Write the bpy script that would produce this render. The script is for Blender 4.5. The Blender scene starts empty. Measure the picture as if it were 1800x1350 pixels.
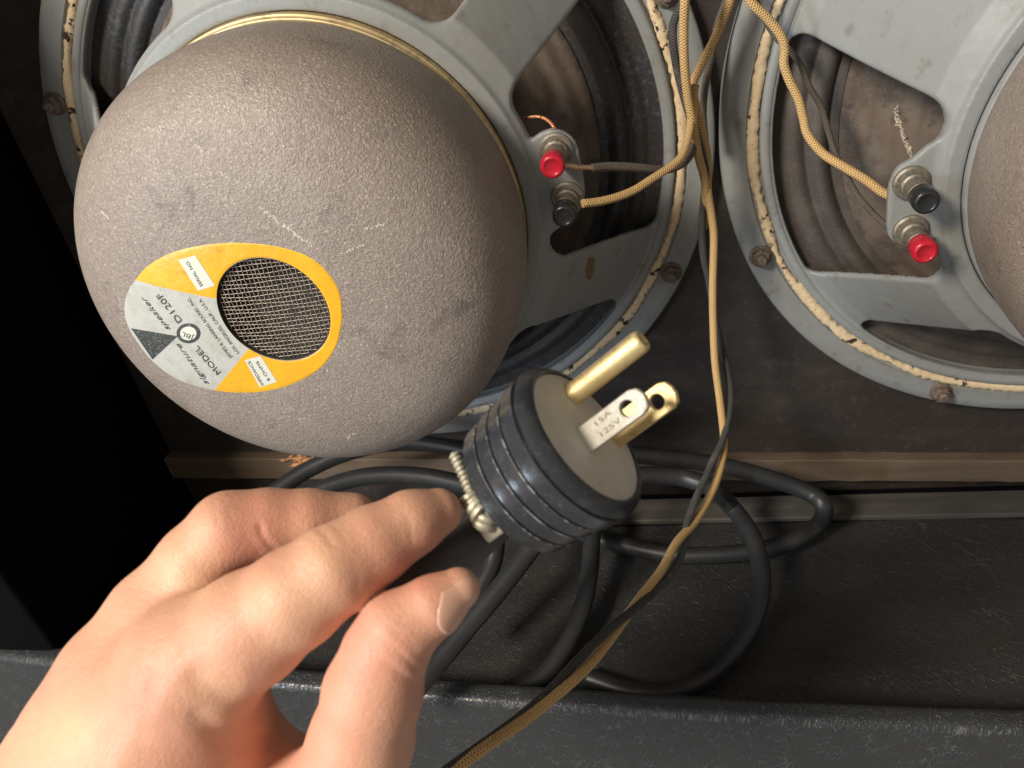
import bpy, math, random
import numpy as np
from mathutils import Vector, Matrix
random.seed(7); rng = np.random.default_rng(11)
MM = 0.001
SC = bpy.context.scene
COL = SC.collection

# ------------------------------------------------------------------ camera
CP = np.array([123.50, -343.28, 111.78])                 # camera position, mm
CR = np.array([[0.98266502, 0.11766967, -0.1432596],     # rows: image right, image down, forward
               [-0.05134717, -0.56976816, -0.8201998],
               [-0.17813739, 0.81333762, -0.55384924]])
FP = 1387.57
cam_d = bpy.data.cameras.new('camera')
cam = bpy.data.objects.new('camera', cam_d); COL.objects.link(cam)
cam_d.sensor_width = 36; cam_d.lens = FP / 1800 * 36
cam_d.clip_start = 0.01; cam_d.clip_end = 50
M = Matrix.Identity(4)
for i in range(3):
    M[i][0] = CR[0][i]; M[i][1] = -CR[1][i]; M[i][2] = -CR[2][i]; M[i][3] = CP[i] * MM
cam.matrix_world = M
cam_d.dof.use_dof = True; cam_d.dof.focus_distance = 0.265; cam_d.dof.aperture_fstop = 24
SC.camera = cam

# ------------------------------------------------------------------ light
SC.view_settings.view_transform = 'Standard'; SC.view_settings.look = 'None'
SC.view_settings.exposure = 0; SC.view_settings.gamma = 1
world = bpy.data.worlds.new('World'); SC.world = world; world.use_nodes = True
world.node_tree.nodes['Background'].inputs[0].default_value = (1.0, 0.90, 0.80, 1)
world.node_tree.nodes['Background'].inputs[1].default_value = 0.26

def lamp(name, pos, target, size, power, color, size_y=None):
    d = bpy.data.lights.new(name, 'AREA'); d.energy = power; d.color = color
    d.shape = 'RECTANGLE'; d.size = size; d.size_y = size_y or size
    o = bpy.data.objects.new(name, d); COL.objects.link(o)
    o.location = Vector(pos); o.rotation_euler = (Vector(target) - Vector(pos)).to_track_quat('-Z', 'Y').to_euler()
    return o
KL = Vector((0.46, 0.64, -0.62)).normalized()
TG = Vector((0.05, -0.05, -0.05))
lamp('key_lamp', TG - KL * 1.3, TG, 0.24, 19, (1.0, 0.90, 0.76))
WL = Vector((0.04, -0.19, -0.02)); lamp('window_light', WL + Vector((-0.70, -0.71, 0.09)) * 1.1, WL, 0.13, 7.0, (0.76, 0.88, 1.0), 0.5)

# ------------------------------------------------------------------ maths helpers
def ray(px, py):
    return CR.T @ np.array([(px - 900) / FP, (py - 675) / FP, 1.0])
def P(px, py, d):                       # photo direction at a depth (mm)
    return CP + ray(px, py) * d
def onp(px, py, axis, val):
    r = ray(px, py); return CP + r * ((val - CP[axis]) / r[axis])
def catmull(pts, n=8):
    p = [np.array(q, float) for q in pts]
    p = [2 * p[0] - p[1]] + p + [2 * p[-1] - p[-2]]
    out = []
    for i in range(1, len(p) - 2):
        for k in range(n):
            t = k / n
            out.append(0.5 * (2 * p[i] + (p[i+1] - p[i-1]) * t + (2 * p[i-1] - 5 * p[i] + 4 * p[i+1] - p[i+2]) * t * t
                              + (3 * p[i] - p[i-1] - 3 * p[i+1] + p[i+2]) * t ** 3))
    out.append(p[-2]); return np.array(out)
def unit(v): v = np.asarray(v, float); return v / np.linalg.norm(v)

# ------------------------------------------------------------------ object helpers
def mobj(name, V, F, mat, parent=None, smooth=True, label=None, uv=None, kind=None, auto=None):
    me = bpy.data.meshes.new(name)
    V = np.asarray(V, float) * MM
    if isinstance(F, np.ndarray):
        me.vertices.add(len(V)); me.vertices.foreach_set('co', V.ravel())
        n, k = F.shape
        me.loops.add(n * k); me.polygons.add(n)
        me.loops.foreach_set('vertex_index', F.ravel().astype(np.int32))
        me.polygons.foreach_set('loop_start', np.arange(0, n * k, k, dtype=np.int32))
        me.update(calc_edges=True); me.validate()
    else:
        me.from_pydata(V.tolist(), [], [list(map(int, f)) for f in F]); me.update()
    if uv is not None:
        ul = me.uv_layers.new(name='UVMap')
        li = np.zeros(len(me.loops), np.int32); me.loops.foreach_get('vertex_index', li)
        ul.data.foreach_set('uv', np.asarray(uv, np.float32)[li].ravel())
    me.polygons.foreach_set('use_smooth', [smooth] * len(me.polygons))
    if auto is not None and smooth:
        try: me.set_sharp_from_angle(angle=math.radians(auto))
        except Exception: pass
    me.materials.append(mat)
    o = bpy.data.objects.new(name, me); COL.objects.link(o)
    if parent: o.parent = parent
    if label: o['label'] = label
    if kind: o['kind'] = kind
    return o
def empty(name, loc, label, cat, group=None):
    o = bpy.data.objects.new(name, None); COL.objects.link(o); o.location = Vector(loc) * MM
    o.empty_display_size = 0.01
    o['label'] = label; o['category'] = cat
    if group: o['group'] = group
    return o
def tag(o, label, cat, group=None):
    o['label'] = label; o['category'] = cat
    if group: o['group'] = group
    return o
def frame(d):
    d = unit(d); a = np.array([0, 0, 1.0]) if abs(d[2]) < .9 else np.array([1.0, 0, 0])
    u = unit(np.cross(a, d)); return u, np.cross(d, u), d

def grid_faces(nu, nv, wrap_v=False, off=0):
    F = []
    for i in range(nu - 1):
        for j in range(nv if wrap_v else nv - 1):
            a = off + i * nv + j; b = off + i * nv + (j + 1) % nv
            F.append((a, b, b + nv, a + nv))
    return F
def lathe(prof, org=(0, 0, 0), ax=(0, -1, 0), n=96, cap0=False, cap1=False, basis=None, cfun=None):
    """prof: (s along axis, radius) pairs"""
    u, v, w = basis if basis else frame(ax)
    V = []; t = np.linspace(0, 2 * np.pi, n, endpoint=False)
    for s, r in prof:
        c = np.array(org, float) + w * s + (cfun(r) if cfun else 0)
        for a in t: V.append(c + u * r * math.cos(a) + v * r * math.sin(a))
    F = grid_faces(len(prof), n, True)
    if cap0: F.append(tuple(range(n))[::-1])
    if cap1: F.append(tuple(range((len(prof) - 1) * n, len(prof) * n)))
    return V, F
def join(*parts):
    V = []; F = []
    for v, f in parts:
        o = len(V); V += list(v); F += [tuple(int(i) + o for i in q) for q in f]
    return V, F
def tube(path, r, n=12, caps=True, twist=0.0):
    p = np.array(path, float); rr = np.broadcast_to(np.asarray(r, float), (len(p),))
    T = np.gradient(p, axis=0); T /= np.linalg.norm(T, axis=1)[:, None]
    u = frame(T[0])[0]; V = []; UV = []; L = 0
    for i in range(len(p)):
        u = unit(u - T[i] * (u @ T[i])); w = np.cross(T[i], u)
        if i: L += np.linalg.norm(p[i] - p[i-1])
        for j in range(n + 1):
            a = 2 * np.pi * j / n
            V.append(p[i] + (u * math.cos(a) + w * math.sin(a)) * rr[i]); UV.append((L, j / n))
    F = grid_faces(len(p), n + 1)
    if caps:
        F.append(tuple(range(n))[::-1]); b = (len(p) - 1) * (n + 1); F.append(tuple(range(b, b + n)))
    return V, F, UV
def boxm(c, s, basis=None, bev=0.0):
    u, v, w = basis if basis else (np.array([1., 0, 0]), np.array([0, 1., 0]), np.array([0, 0, 1.]))
    V = [np.array(c, float) + u * x * s[0] / 2 + v * y * s[1] / 2 + w * z * s[2] / 2 for x in (-1, 1) for y in (-1, 1) for z in (-1, 1)]
    F = [(0, 1, 3, 2), (4, 6, 7, 5), (0, 4, 5, 1), (2, 3, 7, 6), (0, 2, 6, 4), (1, 5, 7, 3)]
    return V, F
def bevel(o, w, seg=2):
    m = o.modifiers.new('bevel', 'BEVEL'); m.width = w * MM; m.segments = seg; m.limit_method = 'ANGLE'
    return o

# ------------------------------------------------------------------ material helpers
class MT:
    def __init__(s, name, base=(.5, .5, .5), rough=.5, metal=0.0, **kw):
        s.m = bpy.data.materials.new(name); s.m.use_nodes = True
        s.t = s.m.node_tree; s.b = s.t.nodes['Principled BSDF']; s.base = (*base, 1)
        s.b.inputs['Base Color'].default_value = s.base
        s.b.inputs['Roughness'].default_value = rough; s.b.inputs['Metallic'].default_value = metal
        for k, v in kw.items(): s.b.inputs[k].default_value = v
        s.tc = s.t.nodes.new('ShaderNodeTexCoord'); s.last_h = None; s.col = None
    def L(s, a, b): s.t.links.new(a, b)
    def vec(s, scale=(1, 1, 1), rot=(0, 0, 0), loc=(0, 0, 0), src='Object'):
        out = s.tc.outputs[src]
        for kw in (dict(Rotation=rot), dict(Scale=scale, Location=loc)):       # turn first, then stretch
            if kw.get('Rotation') == (0, 0, 0): continue
            mp = s.t.nodes.new('ShaderNodeMapping')
            for k_, v_ in kw.items(): mp.inputs[k_].default_value = v_
            s.L(out, mp.inputs[0]); out = mp.outputs[0]
        return out
    def noise(s, mm, detail=4, rough=.6, vec=None, dist=0.0):        # feature size in mm
        n = s.t.nodes.new('ShaderNodeTexNoise'); n.inputs['Scale'].default_value = 1000 / mm
        n.inputs['Detail'].default_value = detail; n.inputs['Roughness'].default_value = rough
        n.inputs['Distortion'].default_value = dist
        s.L(vec or s.tc.outputs['Object'], n.inputs['Vector']); return n.outputs['Fac']
    def voro(s, mm, feature='F1', vec=None, out='Distance'):
        n = s.t.nodes.new('ShaderNodeTexVoronoi'); n.feature = feature; n.inputs['Scale'].default_value = 1000 / mm
        s.L(vec or s.tc.outputs['Object'], n.inputs['Vector']); return n.outputs[out]
    def warp(s, vec, mm, amt):                           # bend coordinates by a noise, so that lines wander
        n = s.t.nodes.new('ShaderNodeTexNoise'); n.inputs['Scale'].default_value = 1000 / mm; n.inputs['Detail'].default_value = 3
        s.L(vec, n.inputs['Vector'])
        a = s.t.nodes.new('ShaderNodeVectorMath'); a.operation = 'SCALE'; a.inputs['Scale'].default_value = amt * MM; s.L(n.outputs['Color'], a.inputs[0])
        b = s.t.nodes.new('ShaderNodeVectorMath'); b.operation = 'ADD'; s.L(vec, b.inputs[0]); s.L(a.outputs[0], b.inputs[1]); return b.outputs[0]
    def ramp(s, fac, a, b, lo=0.0, hi=1.0):
        n = s.t.nodes.new('ShaderNodeMapRange'); n.interpolation_type = 'SMOOTHSTEP'
        n.inputs[1].default_value = a; n.inputs[2].default_value = b; n.inputs[3].default_value = lo; n.inputs[4].default_value = hi
        s.L(fac, n.inputs[0]); return n.outputs[0]
    def math(s, op, a, b=None):
        n = s.t.nodes.new('ShaderNodeMath'); n.operation = op
        for i, q in enumerate((a, b)):
            if q is None: continue
            if isinstance(q, (int, float)): n.inputs[i].default_value = q
            else: s.L(q, n.inputs[i])
        return n.outputs[0]
    def mix(s, fac, c):                                  # lay colour c over what is there
        n = s.t.nodes.new('ShaderNodeMix'); n.data_type = 'RGBA'
        if isinstance(fac, (int, float)): n.inputs[0].default_value = fac
        else: s.L(fac, n.inputs[0])
        if s.col is None: n.inputs[6].default_value = s.base
        else: s.L(s.col, n.inputs[6])
        n.inputs[7].default_value = (*c, 1)
        s.col = n.outputs[2]; s.L(s.col, s.b.inputs['Base Color']); return s
    def rgh(s, fac, lo, hi):
        s.L(s.ramp(fac, .25, .75, lo, hi), s.b.inputs['Roughness']); return s
    def bump(s, h, dist_mm, strength=1.0):
        n = s.t.nodes.new('ShaderNodeBump'); n.inputs['Distance'].default_value = dist_mm * MM
        n.inputs['Strength'].default_value = strength
        s.L(h, n.inputs['Height'])
        if s.last_h: s.L(s.last_h, n.inputs['Normal'])
        s.last_h = n.outputs[0]; s.L(s.last_h, s.b.inputs['Normal']); return s

# grey cast paint of the baskets
g = MT('grey_cast_paint', (.275, .288, .288), .48)
g.mix(g.ramp(g.noise(40, 4), .45, .75, 0, .45), (.25, .25, .235))
g.mix(g.ramp(g.noise(9, 5), .56, .72, 0, .6), (.17, .15, .12))
g.mix(g.ramp(g.noise(3, 6, .8), .60, .70, 0, .4), (.15, .13, .10))
g.mix(g.ramp(g.noise(1.1, 2), .70, .78, 0, .6), (.12, .10, .08))
g.bump(g.noise(.8, 3), .05).bump(g.noise(12, 2), .35); g.rgh(g.noise(7), .42, .60)
M_GREY = g.m
# brown wrinkle paint of the magnet covers
g = MT('wrinkle_paint', (.285, .235, .205), .36)
g.mix(g.ramp(g.noise(34, 5), .42, .70, 0, .6), (.35, .30, .265))
g.mix(g.ramp(g.noise(1.3, 4, .7), .38, .56, .38, 0), (.17, .14, .12))
g.mix(g.ramp(g.noise(60, 4, .6), .45, .62, 0, .35), (.22, .175, .15))
g.mix(g.ramp(g.noise(.8, 3, .6), .54, .70, 0, .7), (.52, .46, .39))
g.mix(g.ramp(g.noise(15, 7, .75), .56, .70, 0, .6), (.13, .11, .11))
g.mix(g.math('MULTIPLY', g.ramp(g.noise(2.0, 6, .8), .60, .70), g.ramp(g.noise(20, 3), .45, .65)), (.46, .41, .35))
g.bump(g.noise(1.0, 3, .6, None, .4), .34).bump(g.noise(.5, 2), .12).bump(g.noise(6, 2), .25); g.rgh(g.noise(11), .33, .5)
M_WRINK = g.m
# gasket, cream with chips
g = MT('cream_gasket', (.74, .57, .36), .75)
g.mix(g.ramp(g.noise(6, 4), .4, .65, 0, .7), (.80, .66, .45))
g.mix(g.math('MULTIPLY', g.ramp(g.noise(5.0, 4, .6), .57, .59), g.ramp(g.noise(36, 2), .47, .51)), (.035, .025, .022))
g.mix(g.ramp(g.noise(1.4, 5, .75), .58, .66, 0, .6), (.22, .13, .08))
g.bump(g.noise(2, 5), .3)
M_GASK = g.m
g = MT('dark_line', (.03, .025, .02), .8); M_DARK = g.m
g = MT('machined_brass', (.62, .49, .28), .5, .8)
g.mix(g.ramp(g.noise(5, 4), .5, .7, 0, .6), (.25, .18, .10))
g.bump(g.noise(1, 2, .5, g.vec((.05, 4, .05))), .08); M_BRASS = g.m
# surround and cone paper
g = MT('doped_surround', (.035, .037, .042), .5)
g.mix(g.ramp(g.noise(2.4, 6, .75), .50, .66, 0, .7), (.12, .12, .124))
g.mix(g.ramp(g.noise(22, 3), .42, .6, 0, .6), (.045, .034, .026))
g.bump(g.noise(1.6, 5, .7), .3); M_SURR = g.m
g = MT('dusty_surround', (.070, .058, .050), .7)
g.mix(g.ramp(g.noise(20, 5, .65), .42, .64, 0, .7), (.12, .10, .085)); g.mix(g.ramp(g.noise(1.2, 4, .7), .56, .7, 0, .6), (.16, .14, .12)); g.bump(g.noise(1.4, 5, .7), .25); M_SURR2 = g.m
g = MT('cone_paper', (.085, .062, .048), .8)
g.mix(g.ramp(g.noise(26, 5, .6), .40, .62, 0, .85), (.165, .125, .098))
g.mix(g.ramp(g.noise(11, 6, .7), .50, .68, 0, .6), (.15, .138, .122))
g.mix(g.ramp(g.noise(.9, 4), .55, .7, 0, .5), (.24, .17, .12))
g.mix(g.ramp(g.noise(14, 4), .58, .7, 0, .6), (.04, .03, .028))
g.bump(g.noise(1.2, 4), .15); M_CONE = g.m
# baffle board
g = MT('black_stained_board', (.030, .024, .021), .62)
g.mix(g.ramp(g.noise(18, 6, .7, g.vec((.35, 1, 1))), .45, .7, 0, .6), (.055, .043, .034))
g.mix(g.ramp(g.noise(1.4, 3), .66, .72, 0, .55), (.15, .125, .10))
g.mix(g.ramp(g.noise(9, 6, .75), .52, .66, 0, .5), (.07, .056, .045))
g.bump(g.noise(1.6, 5, .7), .18); M_BOARD = g.m
g = MT('old_pine', (.125, .088, .06), .75)
g.mix(g.ramp(g.noise(5, 5, .6, g.vec((.08, 1, 1))), .4, .7, 0, .7), (.085, .055, .035))
g.mix(g.ramp(g.noise(30, 4), .5, .7, 0, .6), (.15, .112, .08))
g.mix(g.ramp(g.noise(2, 3), .68, .74, 0, .6), (.04, .03, .02))
g.bump(g.noise(1.5, 4, .6, g.vec((.1, 1, 1))), .2); M_PINE = g.m
g = MT('raw_splinter', (.55, .26, .10), .8); g.mix(g.ramp(g.noise(2, 4), .4, .6), (.3, .14, .06)); M_SPLINT = g.m
g = MT('grey_batten', (.085, .08, .07), .65)
g.mix(g.ramp(g.noise(6, 5, .6, g.vec((.1, 1, 1))), .4, .65, 0, .8), (.055, .05, .045))
g.mix(g.ramp(g.noise(1.2, 2), .72, .76, 0, .8), (.35, .3, .25)); g.bump(g.noise(2, 4), .15); M_BATT = g.m
# leathery vinyl floor with wandering creases
g = MT('creased_vinyl', (.035, .035, .036), .38)
va = g.warp(g.vec((.30, 1, 1), (0, 0, math.radians(60))), 6, 5)
vb_ = g.warp(g.vec((.45, 1, 1), (0, 0, math.radians(28))), 5, 5)
la_ = g.ramp(g.voro(4.6, 'DISTANCE_TO_EDGE', va), .0, .040, 1, 0)
lb_ = g.ramp(g.voro(7.5, 'DISTANCE_TO_EDGE', vb_), .0, .026, 1, 0)
ma = g.ramp(g.noise(26, 4, .6), .44, .58); mb = g.ramp(g.noise(19, 4), .46, .60)
ln = g.math('MAXIMUM', g.math('MULTIPLY', la_, ma), g.math('MULTIPLY', lb_, mb))
brk = g.ramp(g.noise(3.5, 4, .7), .40, .54)
ln = g.math('MULTIPLY', ln, brk)
g.mix(g.math('MULTIPLY', ln, .36), (.13, .12, .105))
g.mix(g.ramp(g.noise(45, 4), .48, .7, 0, .5), (.042, .034, .026))
g.bump(ln, .32).bump(g.ramp(g.voro(1.5, 'DISTANCE_TO_EDGE', g.warp(g.vec(), 2, 1.2)), 0, .12), .10).bump(g.noise(.9, 4, .6), .12).bump(g.noise(7, 4), .5)
M_VINYL = g.m
g = MT('grained_vinyl', (.036, .038, .040), .26)
vc = g.warp(g.vec((1, 1, 1)), 2, 1.5)
lc = g.ramp(g.voro(1.7, 'DISTANCE_TO_EDGE', vc), 0, .10)
vd = g.warp(g.vec((.8, .25, .3), (0, 0, .5)), 3, 2)
ld_ = g.math('MULTIPLY', g.ramp(g.voro(1.6, 'DISTANCE_TO_EDGE', vd), 0, .08, 1, 0), g.ramp(g.noise(9, 3), .45, .6))
g.bump(lc, .09).bump(ld_, .22).bump(g.noise(.7, 3), .06).bump(g.noise(12, 3), .4)
g.mix(g.math('MULTIPLY', ld_, .5), (.14, .145, .15))
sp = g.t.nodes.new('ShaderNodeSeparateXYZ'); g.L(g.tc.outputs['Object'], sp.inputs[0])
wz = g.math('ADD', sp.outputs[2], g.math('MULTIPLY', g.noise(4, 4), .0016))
glint_edge = g.math('MULTIPLY', g.ramp(wz, -.1852, -.1832), g.ramp(wz, -.1822, -.1815, 1, 0))  # band along the rounded rim edge where a highlight is painted pale
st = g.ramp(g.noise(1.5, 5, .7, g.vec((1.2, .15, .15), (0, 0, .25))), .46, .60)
g.mix(g.math('MULTIPLY', g.math('MULTIPLY', glint_edge, g.math('MULTIPLY', st, g.ramp(g.noise(16, 3), .40, .62))), .5), (.20, .20, .195)); M_LIP = g.m
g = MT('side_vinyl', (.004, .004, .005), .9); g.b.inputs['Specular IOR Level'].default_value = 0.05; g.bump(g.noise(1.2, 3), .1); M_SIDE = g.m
# rubber cord, bakelite, metals
g = MT('rubber_cord', (.025, .026, .028), .42); g.mix(g.ramp(g.noise(14, 4), .5, .7, 0, .5), (.05, .045, .04)); g.bump(g.noise(1, 3), .05); M_RUB = g.m
g = MT('bakelite', (.028, .031, .036), .14)
g.mix(g.ramp(g.noise(1.2, 5, .75), .54, .72, 0, .45), (.13, .135, .14)); g.mix(g.ramp(g.noise(9, 5, .7), .5, .7, 0, .5), (.075, .08, .085)); g.bump(g.noise(.8, 3), .045); g.rgh(g.noise(3), .13, .28); M_BAK = g.m
g = MT('bakelite_scuff', (.22, .23, .235), .4); g.bump(g.noise(.4, 3), .05); M_SCUFF = g.m
g = MT('fibre_face', (.64, .61, .54), .6); g.mix(g.ramp(g.noise(7, 4), .4, .7, 0, .6), (.52, .49, .42)); g.mix(g.ramp(g.noise(2, 6, .8), .58, .72, 0, .5), (.32, .27, .20)); g.bump(g.noise(.4, 3), .03); M_FIB = g.m
g = MT('brass_prong', (.80, .63, .32), .52, .65)
g.mix(g.ramp(g.noise(2.2, 6, .8), .52, .68, 0, .75), (.50, .34, .12)); g.mix(g.ramp(g.noise(.35, 4, .8), .55, .66, 0, .6), (.95, .82, .5)); g.bump(g.noise(.25, 4, .8), .05); g.rgh(g.noise(.8, 4), .32, .58); M_PRONG = g.m
g = MT('nickel_prong', (.42, .40, .35), .6, .3)
g.mix(g.ramp(g.noise(1.6, 6, .8), .52, .70, 0, .7), (.40, .32, .20)); g.bump(g.noise(.25, 4, .8), .05); g.rgh(g.noise(.8, 4), .34, .6); M_NICK = g.m
g = MT('zinc_hardware', (.55, .52, .42), .55, .6); g.mix(g.ramp(g.noise(1.3, 5, .8), .5, .68, 0, .7), (.25, .22, .15)); g.bump(g.noise(.4, 4), .08); M_ZINC = g.m
g = MT('rusty_bolt', (.17, .125, .10), .7, .4); g.mix(g.ramp(g.noise(1.5, 5, .7), .45, .65), (.26, .22, .18)); g.mix(g.ramp(g.noise(2.2, 5, .7), .55, .7, 0, .8), (.10, .055, .035)); g.bump(g.noise(.7, 4), .25); M_RUST = g.m
g = MT('dusty_nickel', (.33, .30, .25), .55, .7); g.mix(g.ramp(g.noise(1.5, 5, .7), .45, .68, 0, .8), (.17, .14, .10)); g.bump(g.noise(.8, 4), .15); M_POST = g.m
g = MT('red_plastic', (.52, .015, .035), .25); g.mix(g.ramp(g.noise(2.5, 3), .55, .75, 0, .4), (.62, .08, .09)); g.bump(g.noise(2, 2), .15); M_RED = g.m
g = MT('black_plastic', (.02, .022, .024), .3); g.mix(g.ramp(g.noise(1.5, 5, .7), .56, .7, 0, .5), (.08, .08, .075)); M_BLK = g.m
g = MT('tinned_copper', (.75, .55, .36), .45, .8); M_TIN = g.m
g = MT('copper_braid', (.70, .33, .18), .45, .7); M_COP = g.m
def braid(name, c1, c2, c3, rough=.75):
    g = MT(name, c1, rough)
    sp = g.t.nodes.new('ShaderNodeSeparateXYZ'); g.L(g.tc.outputs['UV'], sp.inputs[0])
    u = g.math('MULTIPLY', sp.outputs[0], 6.0); v = g.math('MULTIPLY', sp.outputs[1], 2 * math.pi * 5)
    a = g.math('SINE', g.math('ADD', u, v)); b = g.math('SINE', g.math('SUBTRACT', u, v))
    h = g.math('MAXIMUM', a, b)
    g.mix(g.ramp(h, 0, .8, 0, .8), c2)
    g.mix(g.ramp(g.noise(7, 4), .5, .68, 0, .6), c3)
    g.bump(h, .22).bump(g.noise(.3, 3), .08); return g.m
M_YEL = braid('yellow_cloth_wire', (.50, .29, .10), (.84, .58, .27), (.60, .40, .21))
M_BKW = braid('black_cloth_wire', (.03, .03, .03), (.10, .10, .095), (.16, .14, .12))
M_GRW = braid('grey_cloth_wire', (.10, .085, .07), (.17, .145, .12), (.07, .06, .05))
# label
g = MT('amber_foil', (.80, .42, .020), .34)
g.mix(g.ramp(g.noise(12, 4), .4, .7, 0, .6), (.86, .50, .03)); g.mix(g.ramp(g.noise(3.0, 6, .8), .57, .70, 0, .65), (.50, .24, .03)); g.mix(g.ramp(g.noise(9, 6, .8), .57, .66, 0, .5), (.42, .22, .05)); g.bump(g.noise(5, 5), .3); M_AMB = g.m
g = MT('silver_paper', (.50, .51, .48), .38)
g.mix(g.ramp(g.noise(5, 6, .75), .46, .66, 0, .6), (.36, .36, .33)); g.mix(g.ramp(g.noise(14, 5), .5, .7, 0, .5), (.40, .38, .31)); g.mix(g.ramp(g.noise(1.5, 5, .8), .66, .72, 0, .6), (.25, .24, .22)); g.bump(g.noise(4, 4), .12); M_SILV = g.m
g = MT('black_print', (.04, .045, .045), .5); g.mix(g.ramp(g.noise(.9, 5, .8), .52, .64, 0, .7), (.30, .31, .29)); M_INK = g.m
g = MT('screen_wire', (.50, .43, .36), .5, .4); g.mix(g.ramp(g.noise(3, 4), .5, .7), (.22, .18, .15)); M_SCR = g.m
g = MT('pale_scuff', (.44, .385, .33), .7); M_PALE = g.m; g.b.inputs['Base Color'].default_value = (.62, .56, .47, 1)
g = MT('paper_white', (.66, .68, .60), .6); M_WHT = g.m

# ------------------------------------------------------------------ surface nets
def surface_nets(V, o, h):
    S = V < 0
    c = np.zeros(tuple(np.array(V.shape) - 1), np.int8)
    cs = [(i, j, k) for i in (0, 1) for j in (0, 1) for k in (0, 1)]
    sl = lambda a, n: slice(a, n - 1 + a)
    for i, j, k in cs: c += S[sl(i, V.shape[0]), sl(j, V.shape[1]), sl(k, V.shape[2])]
    mask = (c > 0) & (c < 8)
    I = np.argwhere(mask); idx = -np.ones(mask.shape, np.int64); idx[mask] = np.arange(len(I))
    pos = np.zeros((len(I), 3)); cnt = np.zeros(len(I))
    for a in cs:
        for ax in range(3):
            if a[ax]: continue
            b = list(a); b[ax] = 1
            va = V[I[:, 0] + a[0], I[:, 1] + a[1], I[:, 2] + a[2]]; vb = V[I[:, 0] + b[0], I[:, 1] + b[1], I[:, 2] + b[2]]
            m = (va < 0) != (vb < 0); t = np.where(m, va / np.where(m, va - vb, 1), 0)
            q = np.array(a, float)[None] + 0 * pos; q[:, ax] += t
            pos += q * m[:, None]; cnt += m
    verts = np.array(o) + h * (I + pos / cnt[:, None])
    Fs = []
    for ax in range(3):
        u, v = [(1, 2), (2, 0), (0, 1)][ax]
        n = np.array(V.shape)
        s0 = [slice(1, n[i] - 1) for i in range(3)]; s1 = list(s0)
        s0[ax] = slice(0, n[ax] - 1); s1[ax] = slice(1, n[ax])
        A = S[tuple(s0)]; B = S[tuple(s1)]
        for flip, mm in ((0, A & ~B), (1, ~A & B)):
            p = np.argwhere(mm)
            off = np.array([s.start for s in s0]); p = p + off
            eu = np.zeros(3, int); eu[u] = 1; ev = np.zeros(3, int); ev[v] = 1
            q = [p, p - eu, p - eu - ev, p - ev]
            ids = np.stack([idx[x[:, 0], x[:, 1], x[:, 2]] for x in q], 1)
            Fs.append(ids if not flip else ids[:, ::-1])
    return verts, np.concatenate(Fs)

# ================================================================== cabinet
FZ = -210.0
def slab(name, x0, x1, y0, y1, z0, z1, mat, bev=0, nx=1):
    V, F = boxm(((x0 + x1) / 2, (y0 + y1) / 2, (z0 + z1) / 2), (x1 - x0, y1 - y0, z1 - z0))
    o = mobj(name, V, F, mat, smooth=bev > 0)
    if bev: bevel(o, bev, 3)
    return o
cab = empty('speaker_cabinet', (0, 0, FZ), 'open black vinyl covered cabinet holding both loudspeakers and the coiled cable', 'cabinet')
def cabpart(o, label=None):
    o.parent = cab; o.matrix_parent_inverse = Matrix.Translation((0, 0, -FZ * MM)); 
    if label: o['label'] = label
    return o
cabpart(slab('baffle_board', -176, 620, 8, 26, FZ - 4, 330, M_BOARD), 'dark brown stained board behind the speakers')
# cleat with its splintered left end
def strip(x0, x1, n, top, bot, yf, yb, mat, name, rag=.5):
    xs = np.linspace(x0, x1, n); V = []
    for x in xs:
        a = rag * rng.normal() * .5; b = rag * rng.normal() * .5
        zt = np.interp(x, top[0], top[1]) + a; zb = np.interp(x, bot[0], bot[1]) + b
        V += [(x, yb, zb), (x, yf, zb), (x, yf - .2, (zb + zt) / 2), (x, yf, zt), (x, yb, zt)]
    F = grid_faces(n, 5) + [(0, 1, 2, 3, 4), tuple(range((n - 1) * 5, n * 5))[::-1]]
    return cabpart(bevel(mobj(name, V, F, mat, smooth=True, auto=40), .6))
strip(-176, 620, 90, ([-176, 620], [-165, -203]), ([-176, 620], [-181, -217]), 1, 8.5, M_PINE, 'wood_cleat')['label'] = 'bare brown wooden cleat under the board'
strip(-176, 620, 40, ([-176, 620], [FZ + 3.5, FZ + 3.5]), ([-176, 620], [FZ, FZ]), -18.5, -1.5, M_BATT, 'floor_batten', .25)['label'] = 'thin grey batten along the foot of the cleat'
# splinter of fresh wood on the cleat
V = []; F = []
for k in range(16):
    c = onp(535 + rng.normal() * 13, 810 + rng.normal() * 6, 1, .2 - rng.random() * .8)
    L = 2 + rng.random() * 6; a = rng.normal() * .3 + .1; h = .5 + rng.random() * 1.2
    d = np.array([math.cos(a), 0, math.sin(a)]); u = np.array([-d[2], 0, d[0]])
    b = len(V); V += [c - d * L, c - u * h, c + d * L, c + u * h, c + np.array([0, -1.2, 0])]
    F += [(b, b + 1, b + 4), (b + 1, b + 2, b + 4), (b + 2, b + 3, b + 4), (b + 3, b, b + 4)]
cabpart(mobj('splinter', V, F, M_SPLINT, smooth=False), 'orange raw wood splinters on the cleat')
LZ = -182.0
ctr = [onp(*q, 2, LZ) for q in ((-200, 1140), (5, 1152), (200, 1164), (520, 1213), (900, 1247), (1300, 1264), (1700, 1287), (2300, 1300))]
xs = np.array([c[0] for c in ctr]); ys = np.array([c[1] for c in ctr]); RX = np.linspace(-320, 420, 60); RY = np.polyval(np.polyfit(xs, ys, 2), RX)
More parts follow.
